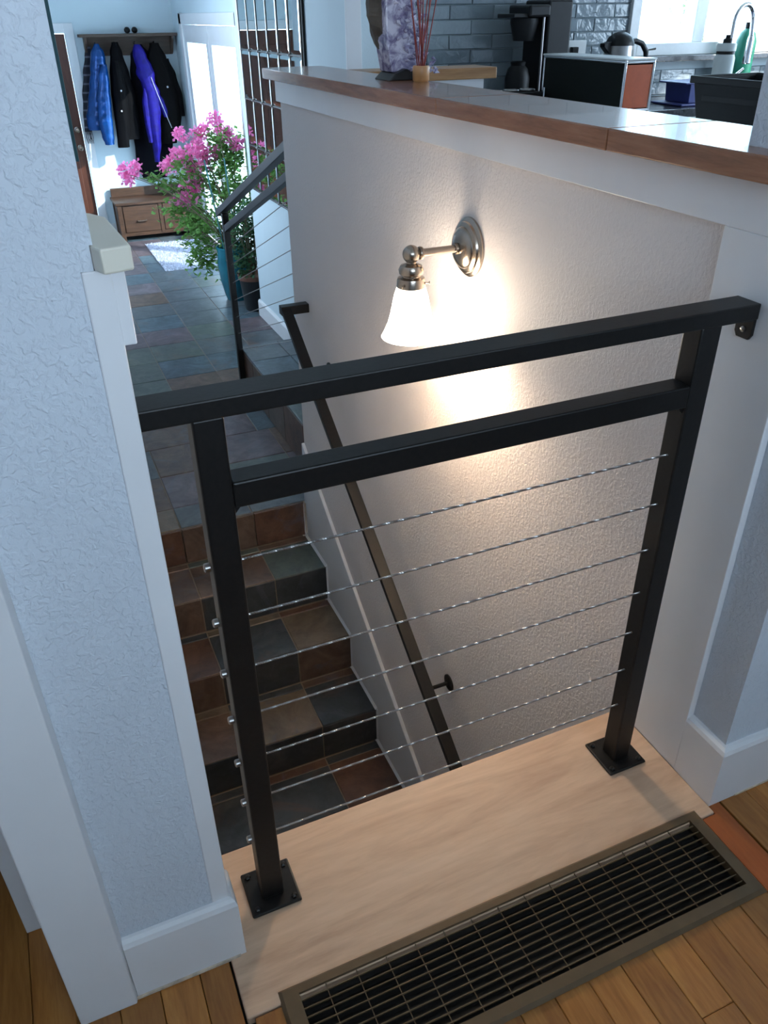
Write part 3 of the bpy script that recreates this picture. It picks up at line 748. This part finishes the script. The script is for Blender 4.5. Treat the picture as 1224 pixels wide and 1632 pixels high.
# geode and reed diffuser on the cap
def geode():
    t = thing('amethyst_geode', (.97, 1.60, CAPZ), 'standing amethyst geode with brown rind on the wooden cap', 'geode')
    def arc(side, y0, y1, out, inn, name, mat, jag):
        m = MB(); n = 40; vs = []; fs = []
        for i in range(n+1):
            f = i/n; z = CAPZ+.012+f*.40
            bulge = math.sin(PI*(f*.8+.12))
            xo = 1.02-.105*bulge+out; xi = 1.02-.078*bulge+inn
            for (x, y) in ((xo, y0), (xo-.012, (y0+y1)/2), (xo, y1), (xi, y1), (xi+.006, (y0+y1)/2), (xi, y0)):
                j = jag*noise.noise(Vector((x*60, y*60, z*45)))
                vs.append((x+j, y+j*.6, z))
        for i in range(n):
            for k in range(6): fs.append((i*6+k, i*6+(k+1) % 6, (i+1)*6+(k+1) % 6, (i+1)*6+k))
        fs += [tuple(range(6))[::-1], tuple(range(n*6, n*6+6))]
        m.add(vs, fs).build(name, mat, t)
    arc(0, 1.60, 1.69, 0.0, 0.012, 'rind', 'rock_brown', .009)
    m = MB(); rn = random.Random(2)
    n = 18
    for i in range(420):
        f = rn.random(); z = CAPZ+.016+f*.385; bulge = math.sin(PI*(f*.8+.12)); y = rn.uniform(1.545, 1.665)
        x = 1.012-.062*bulge+rn.uniform(0, .125-.06*f)*(1-.4*abs(y-1.60)/.065)
        s_ = rn.uniform(.008, .016); d = Vector((rn.uniform(.2, 1), rn.uniform(-1, .3), rn.uniform(-.5, .5))).normalized()
        u = d.orthogonal().normalized(); v = d.cross(u); c = Vector((x, y, z))
        ring = [c+(u*math.cos(a*PI/3)+v*math.sin(a*PI/3))*s_*.55 for a in range(6)]; tip = c+d*s_*1.3
        m.add(ring+[tip, c-d*s_*.6], [(a, (a+1) % 6, 6) for a in range(6)]+[((a+1) % 6, a, 7) for a in range(6)])
    cr = m.build('crystals', 'amethyst', t); cr['kind'] = 'stuff'
    MB().prism([(.925, CAPZ), (1.03, CAPZ), (1.02, CAPZ+.018), (.98, CAPZ+.03), (.945, CAPZ+.018)], 1, 1.545, 1.66).build('stand', 'stand_black', t, .003)
    # solid core behind the crystals
    MB().prism([(.945, CAPZ+.02), (1.05, CAPZ+.02), (1.03, CAPZ+.12), (1.005, CAPZ+.25), (.995, CAPZ+.38), (.97, CAPZ+.40), (.925, CAPZ+.25), (.928, CAPZ+.1)], 1, 1.57, 1.66).build('core', 'amethyst', t, .004)
geode()
def diffuser():
    c = (1.000, 1.49, CAPZ)
    t = thing('reed_diffuser', c, 'small amber cup of thin red reed sticks beside the geode', 'diffuser')
    MB().lathe([(.021, 0), (.024, .004), (.025, .035), (.023, .040), (.019, .040), (.018, .02)], c, 'z', 22).build('cup', 'amber_cup', t)
    rn = random.Random(4)
    for i in range(11):
        a = rn.uniform(0, 2*PI); b = -.45+.9*i/10
        p0 = Vector(c)+Vector((math.cos(a)*.009, math.sin(a)*.009, .022)); d = Vector((b*.42, rn.uniform(-.12, .12)-b*.12, 1)).normalized()
        MB().tube([p0, p0+d*.26], .0016, 6).build('reed', 'reed_red', t)
diffuser()

# ------------------------------------------------------------------ entry: mirror, doors, bench, coats
def mirror():
    x = 1.463
    t = thing('pane_mirror', (x, 4.5, .257), 'tall mirror divided into narrow panes by thin metal bars beside the entry doors', 'mirror')
    y0, y1 = 3.90, 5.175; z0 = .255; ny, nz = 6, 6; dy = (y1-y0)/ny; dz = .291
    ztop = z0+nz*dz
    box(x-.012, x, y0-.03, y1+.012, z0-.012, ztop+.02).build('backing', 'plastic_matte_black', t)
    for i in range(ny):
        for j in range(nz):
            a, b = y0+i*dy+.004, y0+(i+1)*dy-.004; c, d = z0+j*dz+.004, z0+(j+1)*dz-.004; e = .022
            vs = [(x-.0125, a, c), (x-.0125, b, c), (x-.0125, b, d), (x-.0125, a, d), (x-.0165, a+e, c+e), (x-.0165, b-e, c+e), (x-.0165, b-e, d-e), (x-.0165, a+e, d-e)]
            MB().add(vs, [(0, 4, 5, 1), (1, 5, 6, 2), (2, 6, 7, 3), (3, 7, 4, 0), (4, 7, 6, 5)]).build('pane', 'mirror_glass', t)
    for i in range(ny+1):
        MB().tube([(x-.016, y0+i*dy, z0-.008), (x-.016, y0+i*dy, ztop)], .0042, 8).build('vertical_bar', 'steel', t)
    for j in range(nz+1):
        MB().tube([(x-.017, y0, z0+j*dz), (x-.017, y1, z0+j*dz)], .004, 8).build('horizontal_bar', 'steel', t)
        for i in range(1, ny):
            MB().sphere((x-.021, y0+i*dy, z0+j*dz), .008, 8).build('rosette', 'steel', t)
mirror()
def entry_doors():
    x0, x1 = 1.712, 1.755
    d = struct('door_1', box(1.695, 1.711, 6.14, 6.24, Z0, 1.34).box(1.695, 1.711, 8.30, 8.40, Z0, 1.34).box(1.695, 1.711, 6.14, 8.40, 1.25, 1.34), 'trim_paint', .003, 'white glazed double entry door and casing')
    for a, b in ((6.25, 7.265), (7.275, 8.29)):
        lf = MB().box(x0, x1, a, a+.10, Z0+.01, 1.245).box(x0, x1, b-.10, b, Z0+.01, 1.245).box(x0, x1, a+.10, b-.10, 1.10, 1.245).box(x0, x1, a+.10, b-.10, Z0+.01, Z0+.25).build('door_leaf', 'trim_paint', d, .003)
        box(x0+.018, x0+.024, a+.10, b-.10, Z0+.25, 1.10).build('pane', 'window_glass', lf)
    MB().tube([(1.705, 7.22, .28), (1.675, 7.22, .28), (1.665, 7.13, .28)], .009, 8).build('door_handle', 'nickel', d)
entry_doors()
def back_door():
    d = struct('door_2', box(.64, .725, 8.735, 8.75, Z0, 1.27).box(-.10, .64, 8.735, 8.75, 1.185, 1.27), 'trim_paint', .003, 'dark brown wooden door in a white casing')
    lf = box(-.095, .635, 8.77, 8.81, Z0+.005, 1.18).build('door_leaf', 'door_wood', d, .003)
    for a, b, c, e in ((.0, .25, -.55, .15), (.30, .55, -.55, .15), (.0, .25, .3, 1.05), (.30, .55, .3, 1.05)):
        MB().prism([(a, c), (b, c), (b, e), (a, e)], 1, 8.762, 8.771).build('panel', 'door_wood', lf, .006)
    for z in (.33, .16):
        MB().lathe([(.026, 0), (.026, -.008), (.012, -.012), (.012, -.035), (.026, -.042), (.028, -.06), (.018, -.072), (0, -.073)], (.585, 8.77, z), 'y', 16).build('door_knob', 'nickel', lf)
back_door()
# teal cupboard on the left entry wall, seen only as a sliver past the pier
tc = thing('teal_cupboard', (.06, 4.25, .67), 'narrow teal wall cupboard glimpsed past the plaster pier', 'cupboard')
box(-.084, .205, 4.0, 4.5, .67, 1.9).build('body', 'teal_paint', tc, .003)
box(-.06, .185, 3.985, 4.0, .69, 1.88).build('door', 'teal_paint', tc, .003)

def coat_rack():
    t = thing('coat_shelf', (1.24, 8.7, 1.0), 'dark wooden coat shelf with hooks on the entry wall', 'coat rack')
    box(.755, 1.70, 8.56, 8.748, 1.150, 1.175).build('shelf', 'shelf_wood', t, .003)
    box(.80, 1.665, 8.728, 8.749, .985, 1.150).build('back_board', 'shelf_wood', t, .002)
    for x in (.80, 1.645):
        MB().prism([(8.728, .99), (8.728, 1.150), (8.59, 1.150), (8.60, 1.11), (8.70, 1.0)], 0, x, x+.02).build('bracket', 'shelf_wood', t, .002)
    for x in (.90, 1.08, 1.28, 1.47):
        MB().tube([(x, 8.728, 1.09), (x, 8.66, 1.085), (x, 8.645, 1.105)], .006, 8).build('hook', 'nickel', t)
coat_rack()
for x in (1.228, 1.300):
    o = MB().sphere((x, 8.65, 1.203), .03, 12, (1, 1.2, .9)).lathe([(.02, 1.215), (.018, 1.228), (.0, 1.232)], (x, 8.65, 0), 'z', 12).build('shelf_ornament', 'plastic_matte_black')
    tag(o, 'small dark rounded ornament on top of the coat shelf', 'ornament', 'dark ornaments on the coat shelf')

def loft(rows, y, depth, wr=.06, lobes=5, quilt=0, seed=0, yamp=.6, n=28):
    rows = [tuple(r) for r in rows]; m = MB(); vs = []; fs = []
    fine = []
    for i in range(len(rows)-1):
        a, b = rows[i], rows[i+1]; st = max(2, int(abs(a[1]-b[1])/.02))
        for s_ in range(st):
            f = s_/st; g = f*f*(3-2*f)
            fine.append(tuple(a[q]+(b[q]-a[q])*(f if q == 1 else g) for q in range(3)))
    fine.append(rows[-1])
    for (cx, cz, hw) in fine:
        for k in range(n):
            a = 2*PI*k/n
            w_ = 1+wr*math.sin(lobes*a+cz*4+seed)+wr*.6*math.sin((lobes*2+1)*a+cz*9+seed*2)
            if quilt: w_ += .10*abs(math.sin(cz*PI/quilt))-.05
            dd = min(depth, hw*1.1)
            vs.append((cx+hw*math.cos(a)*(1+.3*(w_-1)), y+dd*math.sin(a)*w_, cz))
    L = len(fine)
    for i in range(L-1):
        for k in range(n): fs.append((i*n+k, i*n+(k+1) % n, (i+1)*n+(k+1) % n, (i+1)*n+k))
    m.add(vs, fs, True); m.add(vs[:n], [tuple(range(n))]); m.add(vs[-n:], [tuple(range(n))[::-1]])
    return m
GC = 'coats hanging from the coat shelf'
t = thing('puffer_jacket', (.86, 8.6, .35), 'shiny blue puffer jacket hanging between the plaid scarf and black coat', 'coat', GC)
loft([(.904, 1.095, .022), (.900, 1.02, .069), (.886, .875, .083), (.862, .728, .096), (.835, .579, .111), (.808, .447, .122), (.799, .364, .116), (.79, .335, .10)], 8.60, .070, .05, 4, .085, 1).build('body', 'puffer_blue', t)
loft([(.931, .92, .03), (.905, .80, .055), (.877, .631, .067), (.856, .428, .070), (.855, .272, .060), (.859, .203, .045)], 8.50, .05, .05, 4, .075, 2).build('sleeve', 'puffer_blue', t)
t = thing('plaid_scarf', (.75, 8.68, .3), 'dark plaid fringed scarf hanging at the left end of the coat shelf', 'scarf')
loft([(.835, 1.07, .022), (.815, .992, .031), (.777, .827, .038), (.730, .629, .035), (.70, .427, .034), (.690, .313, .036)], 8.705, .02, .1, 3, 0, 3).build('body', 'scarf_plaid', t)
for i in range(9):
    x = .66+.0075*i
    MB().tube([(x, 8.69, .315), (x+random.uniform(-.008, .008), 8.685, .255), (x+random.uniform(-.012, .012), 8.69, .20)], [.003, .003, .0015], 5).build('fringe', 'scarf_plaid', t)
t = thing('black_coat', (1.07, 8.62, .2), 'black hooded coat with shiny snaps next to the blue puffer', 'coat', GC)
loft([(1.083, 1.105, .03), (1.079, 1.015, .059), (1.080, .819, .096), (1.085, .617, .117), (1.09, .41, .128), (1.075, .231, .119)], 8.60, .060, .08, 5, 0, 4).build('body', 'cloth_black', t)
loft([(1.05, .95, .03), (1.048, .85, .055), (1.042, .624, .066), (1.028, .419, .066), (.996, .167, .060)], 8.515, .045, .07, 4, 0, 5).build('sleeve', 'cloth_black', t)
for p in ((1.053, 8.468, .687), (1.026, 8.468, .506)):
    MB().sphere(p, .009, 10, (1, .4, 1)).build('snap', 'button_white', t)
t = thing('long_coat', (1.32, 8.68, -.18), 'long dark coat hanging lowest behind the purple jacket', 'coat', GC)
loft([(1.323, 1.08, .035), (1.336, .978, .106), (1.336, .808, .135), (1.335, .392, .195), (1.333, .175, .20), (1.309, -.045, .19), (1.295, -.179, .13)], 8.705, .032, .08, 6, 0, 6).build('body', 'cloth_navy', t)
t = thing('purple_jacket', (1.32, 8.55, .01), 'vivid purple quilted jacket hung by its hood', 'coat', GC)
loft([(1.276, 1.085, .026), (1.282, 1.04, .055), (1.288, .984, .066), (1.316, .885, .078), (1.316, .835, .092), (1.330, .754, .070), (1.355, .662, .082), (1.346, .508, .076), (1.333, .351, .060), (1.328, .191, .046), (1.308, .011, .026)], 8.485, .05, .06, 4, .04, 7).build('body', 'puffer_purple', t)
loft([(1.29, .70, .02), (1.275, .55, .035), (1.27, .38, .032), (1.275, .2, .025)], 8.475, .03, .06, 4, .04, 8).build('sleeve', 'puffer_purple', t)
loft([(1.40, .66, .02), (1.43, .58, .035), (1.455, .48, .03), (1.46, .43, .02)], 8.475, .03, .06, 4, .04, 9).build('sleeve', 'puffer_purple', t)
MB().tube([(1.36, 8.435, .80), (1.40, 8.43, .65), (1.47, 8.44, .42), (1.50, 8.445, .33)], .003, 6).build('drawstring', 'button_white', t)
t = thing('dark_jacket', (1.51, 8.6, .2), 'charcoal jacket with tiny pale button at the right end of the coat shelf', 'coat', GC)
loft([(1.463, 1.09, .045), (1.470, .958, .097), (1.505, .807, .120), (1.525, .601, .122), (1.530, .444, .120), (1.51, .284, .108), (1.48, .168, .08)], 8.60, .060, .07, 5, 0, 10).build('body', 'cloth_charcoal', t)
loft([(1.56, .95, .03), (1.60, .80, .045), (1.635, .6, .05), (1.64, .42, .045)], 8.61, .04, .06, 4, 0, 11).build('sleeve', 'cloth_charcoal', t)
MB().sphere((1.53, 8.537, .70), .010, 8, (1, .4, 1)).build('button', 'button_white', t)

def bench():
    t = thing('storage_bench', (1.27, 8.5, Z0), 'brown wooden storage bench with two drawers under the coats', 'bench')
    x0, x1, y0, y1 = .80, 1.69, 8.34, 8.72
    box(x0-.015, x1+.015, y0-.015, y1+.01, -.368, -.343).build('seat', 'bench_wood', t, .003)
    box(x0, x1, y1-.03, y1+.005, -.343, -.255).build('back_rail', 'bench_wood', t, .003)
    box(x0+.012, x1-.012, y0+.015, y1, Z0+.05, -.368).build('carcass', 'bench_wood', t, .002)
    for x in (x0, x1-.045):
        for y in (y0, y1-.045): box(x, x+.045, y, y+.045, Z0, -.368).build('leg', 'bench_wood', t, .003)
    m = (x0+x1)/2
    box(m-.018, m+.018, y0+.004, y0+.02, Z0+.06, -.368).build('divider', 'bench_wood', t, .002)
    for a, b in ((x0+.055, m-.026), (m+.026, x1-.055)):
        d = box(a, b, y0+.002, y0+.02, Z0+.09, -.385).build('drawer', 'bench_wood', t, .004)
        c = (a+b)/2
        MB().tube([(c-.045, y0+.004, -.535), (c-.045, y0-.014, -.535), (c+.045, y0-.014, -.535), (c+.045, y0+.004, -.535)], .008, 8).build('handle', 'shelf_wood', d)
    box(x0, x1, y0+.01, y0+.03, Z0+.05, Z0+.085).build('bottom_rail', 'bench_wood', t, .002)
bench()

def rug():
    rn = random.Random(8); m = MB()
    x0, x1, y0, y1 = 1.0, 1.55, 6.97, 8.08; z = Z0+.003
    for i in range(7000):
        x = rn.uniform(x0, x1); y = rn.uniform(y0, y1); a = rn.uniform(0, 2*PI); l = rn.uniform(.015, .030); lean = rn.uniform(.1, .9)*l; b = rn.uniform(0, 2*PI); r = .005
        p = [(x+r*math.cos(a+k*2*PI/3), y+r*math.sin(a+k*2*PI/3), z+.002) for k in range(3)]
        q = (x+lean*math.cos(b), y+lean*math.sin(b), z+l)
        m.add(p+[q], [(0, 1, 3), (1, 2, 3), (2, 0, 3)])
    t = thing('shag_rug', (1.28, 7.5, Z0), 'small white shaggy rug on the slate in front of the bench', 'rug')
    box(x0, x1, y0, y1, Z0+.0015, z+.004).build('backing', 'rug_shag', t)
    p = m.build('pile', 'rug_shag', t); p['kind'] = 'stuff'
rug()

# ------------------------------------------------------------------ plants
def leaf_cloud(m, pts, spread, count, size, rn):
    for _ in range(count):
        p = rn.choice(pts); c = Vector(p)+Vector([rn.gauss(0, spread) for _ in range(3)]); c.x = min(c.x, 1.64) if c.x < 2 else c.x
        d = Vector((rn.uniform(-1, 1), rn.uniform(-1, 1), rn.uniform(-.7, .5))).normalized(); u = d.cross(Vector((rn.uniform(-.4, .4), rn.uniform(-.4, .4), 1))).normalized()
        s_ = size*rn.uniform(.7, 1.3); nrm = d.cross(u)
        m.add([c, c+d*s_*.45+u*s_*.34+nrm*s_*.08, c+d*s_, c+d*s_*.45-u*s_*.34+nrm*s_*.08, c+d*s_*.5], [(0, 1, 4), (1, 2, 4), (2, 3, 4), (3, 0, 4)])
FL = [(1.458,6.221,0.617),(1.171,6.313,0.508),(1.556,6.261,0.501),(1.388,6.331,0.520),(1.311,6.338,0.490),(1.60,6.170,0.429),(1.112,6.154,0.389),(1.291,6.401,0.382),(1.324,6.228,0.349),(1.061,6.220,0.317),(1.057,6.449,0.252),(1.231,6.291,0.253),(1.360,6.401,0.255),(1.442,6.293,0.351),(0.705,6.342,0.266),(0.768,6.195,0.299),(0.740,6.340,0.213),(1.199,6.410,0.115),(1.261,6.307,0.170),(1.283,6.372,0.087),(1.104,6.351,-0.003),(1.124,6.169,0.039),(1.227,6.377,0.019),(1.518,6.327,0.521),(1.189,6.240,0.356),(1.300,6.159,0.426)]
FO = [(1.595,6.396,0.381),(1.60,6.239,0.310),(1.598,6.338,0.194),(1.516,6.402,0.191),(1.416,6.336,0.136),(1.352,6.418,0.093),(1.208,6.208,-0.059),(1.144,6.370,-0.082),(1.045,6.228,-0.048),(1.271,6.424,-0.235),(1.456,6.402,0.014),(1.500,6.089,0.061),(1.582,6.104,0.070),(1.60,6.137,0.112),(1.435,6.436,0.403),(1.467,6.224,0.459),(1.248,6.301,0.224),(1.132,6.170,0.251),(1.60,6.284,0.409),(1.502,6.284,0.313),(1.246,6.100,-0.169),(1.166,6.100,-0.198),(1.251,6.100,-0.354),(1.210,6.100,-0.443),(1.175,6.100,-0.421)]
BR = [(0.955,6.253,0.184),(0.882,6.204,0.230),(1.046,6.190,0.134),(1.009,6.412,0.103),(.93,6.25,.2),(.99,6.25,.15)]
def bougainvillea():
    c = (1.405, 5.86, Z0)
    t = thing('bougainvillea', c, 'pink flowering bougainvillea in a teal glazed pot by the entry doors', 'potted plant')
    rn = random.Random(21)
    p = MB().lathe([(.085, 0), (.10, .04), (.125, .16), (.137, .29), (.128, .40), (.135, .435), (.125, .44), (.115, .40), (.0, .39)], c, 'z', 30).build('pot', 'teal_glaze', t)
    MB().lathe([(.113, .395), (.0, .402)], c, 'z', 20).build('soil', 'soil', p)
    base = Vector((c[0], c[1], Z0+.39))
    st = MB()
    for q in FO[::2]+FL[::4]+[(.80, 6.2, .27), (.72, 6.3, .24)]:
        q = Vector(q); mid = base.lerp(q, .5)+Vector((.06, .02, .18))
        pts = [base+Vector((rn.uniform(-.03, .03), rn.uniform(-.03, .03), 0))]
        for i in range(1, 9):
            f = i/8; pts.append((base*(1-f)**2+mid*2*f*(1-f)+q*f*f))
        st.tube(pts, [.007-.0006*i for i in range(9)], 6)
    st.build('stems', 'stem_brown', t)
    for dx, dy in ((-.06, .03), (.05, .05)):
        MB().tube([(c[0]+dx, c[1]+dy, Z0+.38), (c[0]+dx*1.5-.03, c[1]+dy+.1, .35)], .006, 8).build('stake', 'stake_teal', t)
    lf = MB(); leaf_cloud(lf, FO, .066, 2800, .052, rn); leaf_cloud(lf, BR, .025, 130, .045, rn); leaf_cloud(lf, [(1.5, 5.98, -.05), (1.48, 5.97, -.2), (1.42, 6.0, -.1), (1.36, 6.05, -.22)], .07, 350, .045, rn)
    lf.build('foliage', 'leaf_green', t, kind='stuff')
    for q in FL:
        m = MB()
        for _ in range(34):
            o = Vector([rn.gauss(0, .022) for _ in range(3)]); cc = Vector(q)+o
            d = (o.normalized() if o.length > .001 else Vector((0, 0, 1)))+Vector([rn.uniform(-.6, .6) for _ in range(3)]); d.normalize()
            u = d.orthogonal().normalized(); v = d.cross(u); s_ = rn.uniform(.022, .034)
            for k in range(3):
                a = k*2*PI/3; e = u*math.cos(a)+v*math.sin(a); f = u*math.cos(a+1.2)+v*math.sin(a+1.2); g = u*math.cos(a-1.2)+v*math.sin(a-1.2)
                m.add([cc, cc+(f*.4+e*.5)*s_+d*s_*.5, cc+e*s_+d*s_*.75, cc+(g*.4+e*.5)*s_+d*s_*.5], [(0, 1, 2), (0, 2, 3)])
        m.build('flower_cluster', 'bract_pink', t)
bougainvillea()
def bushy():
    c = (1.475, 5.52, Z0)
    t = thing('bushy_plant', c, 'bushy dark green plant in a dark pot with clay rim behind the far post', 'potted plant')
    rn = random.Random(31)
    p = MB().lathe([(.085, 0), (.09, .02), (.115, .24), (.118, .25), (.10, .25), (0, .24)], c, 'z', 28).build('pot', 'pot_dark', t)
    MB().lathe([(.119, .25), (.126, .252), (.128, .285), (.118, .288), (.112, .26), (0, .255)], c, 'z', 28).build('rim', 'terracotta', p)
    st = MB()
    for i in range(16):
        q = Vector((c[0]+rn.uniform(-.10, .10), c[1]+rn.uniform(-.08, .10), rn.uniform(-.2, .05)))
        st.tube([(c[0], c[1], Z0+.26), (c[0]*.5+q.x*.5, c[1]*.5+q.y*.5, -.3), q], .004, 5)
    st.build('stems', 'stem_brown', t)
    lf = MB(); leaf_cloud(lf, [(1.434, 5.56, -.03), (1.47, 5.62, -.10), (1.409, 5.60, -.16), (1.46, 5.62, -.24), (1.49, 5.56, -.30), (1.40, 5.50, -.30), (1.49, 5.60, -.19), (1.47, 5.62, .03), (1.40, 5.5, -.38), (1.52, 5.55, -.1)], .045, 1100, .04, rn)
    lf.build('foliage', 'leaf_dark', t, kind='stuff')
bushy()

# ------------------------------------------------------------------ outside the doors and the kitchen window
struct('ground_outside', box(1.83, 14, -6, 22, Z0-.4, Z0-.15), 'concrete_out')
hs = thing('neighbour_house', (7.2, 14, Z0-.15), 'pale neighbouring house seen through the glazed entry doors', 'building')
box(6.0, 9.0, 11.5, 19.0, Z0-.15, 3.2).build('wall', 'siding_out', hs)
MB().prism([(5.7, 3.2), (9.3, 3.2), (7.5, 4.6)], 1, 11.2, 19.3).build('roof', 'post_blue', hs)
for y in (12.6, 15.0):
    wn = box(5.97, 6.0, y, y+1.0, .4, 1.8).build('window', 'trim_paint', hs); box(5.96, 5.97, y+.08, y+.92, .48, 1.72).build('pane', 'post_blue', wn)
tag(box(2.9, 3.05, 10.35, 10.5, Z0-.15, 2.6).build('porch_post', 'post_blue', bevel=.005), 'blue porch post outside the glazed entry doors', 'post')
def tree(x, y, z, s, seed, label):
    rn = random.Random(seed); t = thing('garden_tree', (x, y, Z0-.15), label, 'tree')
    MB().tube([(x, y, Z0-.15), (x+.05, y, z-.4), (x, y, z+.2)], [.09, .06, .03], 8).build('trunk', 'stem_brown', t)
    lf = MB(); leaf_cloud(lf, [(x+rn.gauss(0, s*.5), y+rn.gauss(0, s*.5), z+rn.gauss(0, s*.5)) for _ in range(14)], s*.25, 900, .10, rn)
    lf.build('crown', 'leaf_green', t, kind='stuff')
tree(6.6, 6.6, 2.0, .5, 3, 'small green tree outside the kitchen window by the faucet')
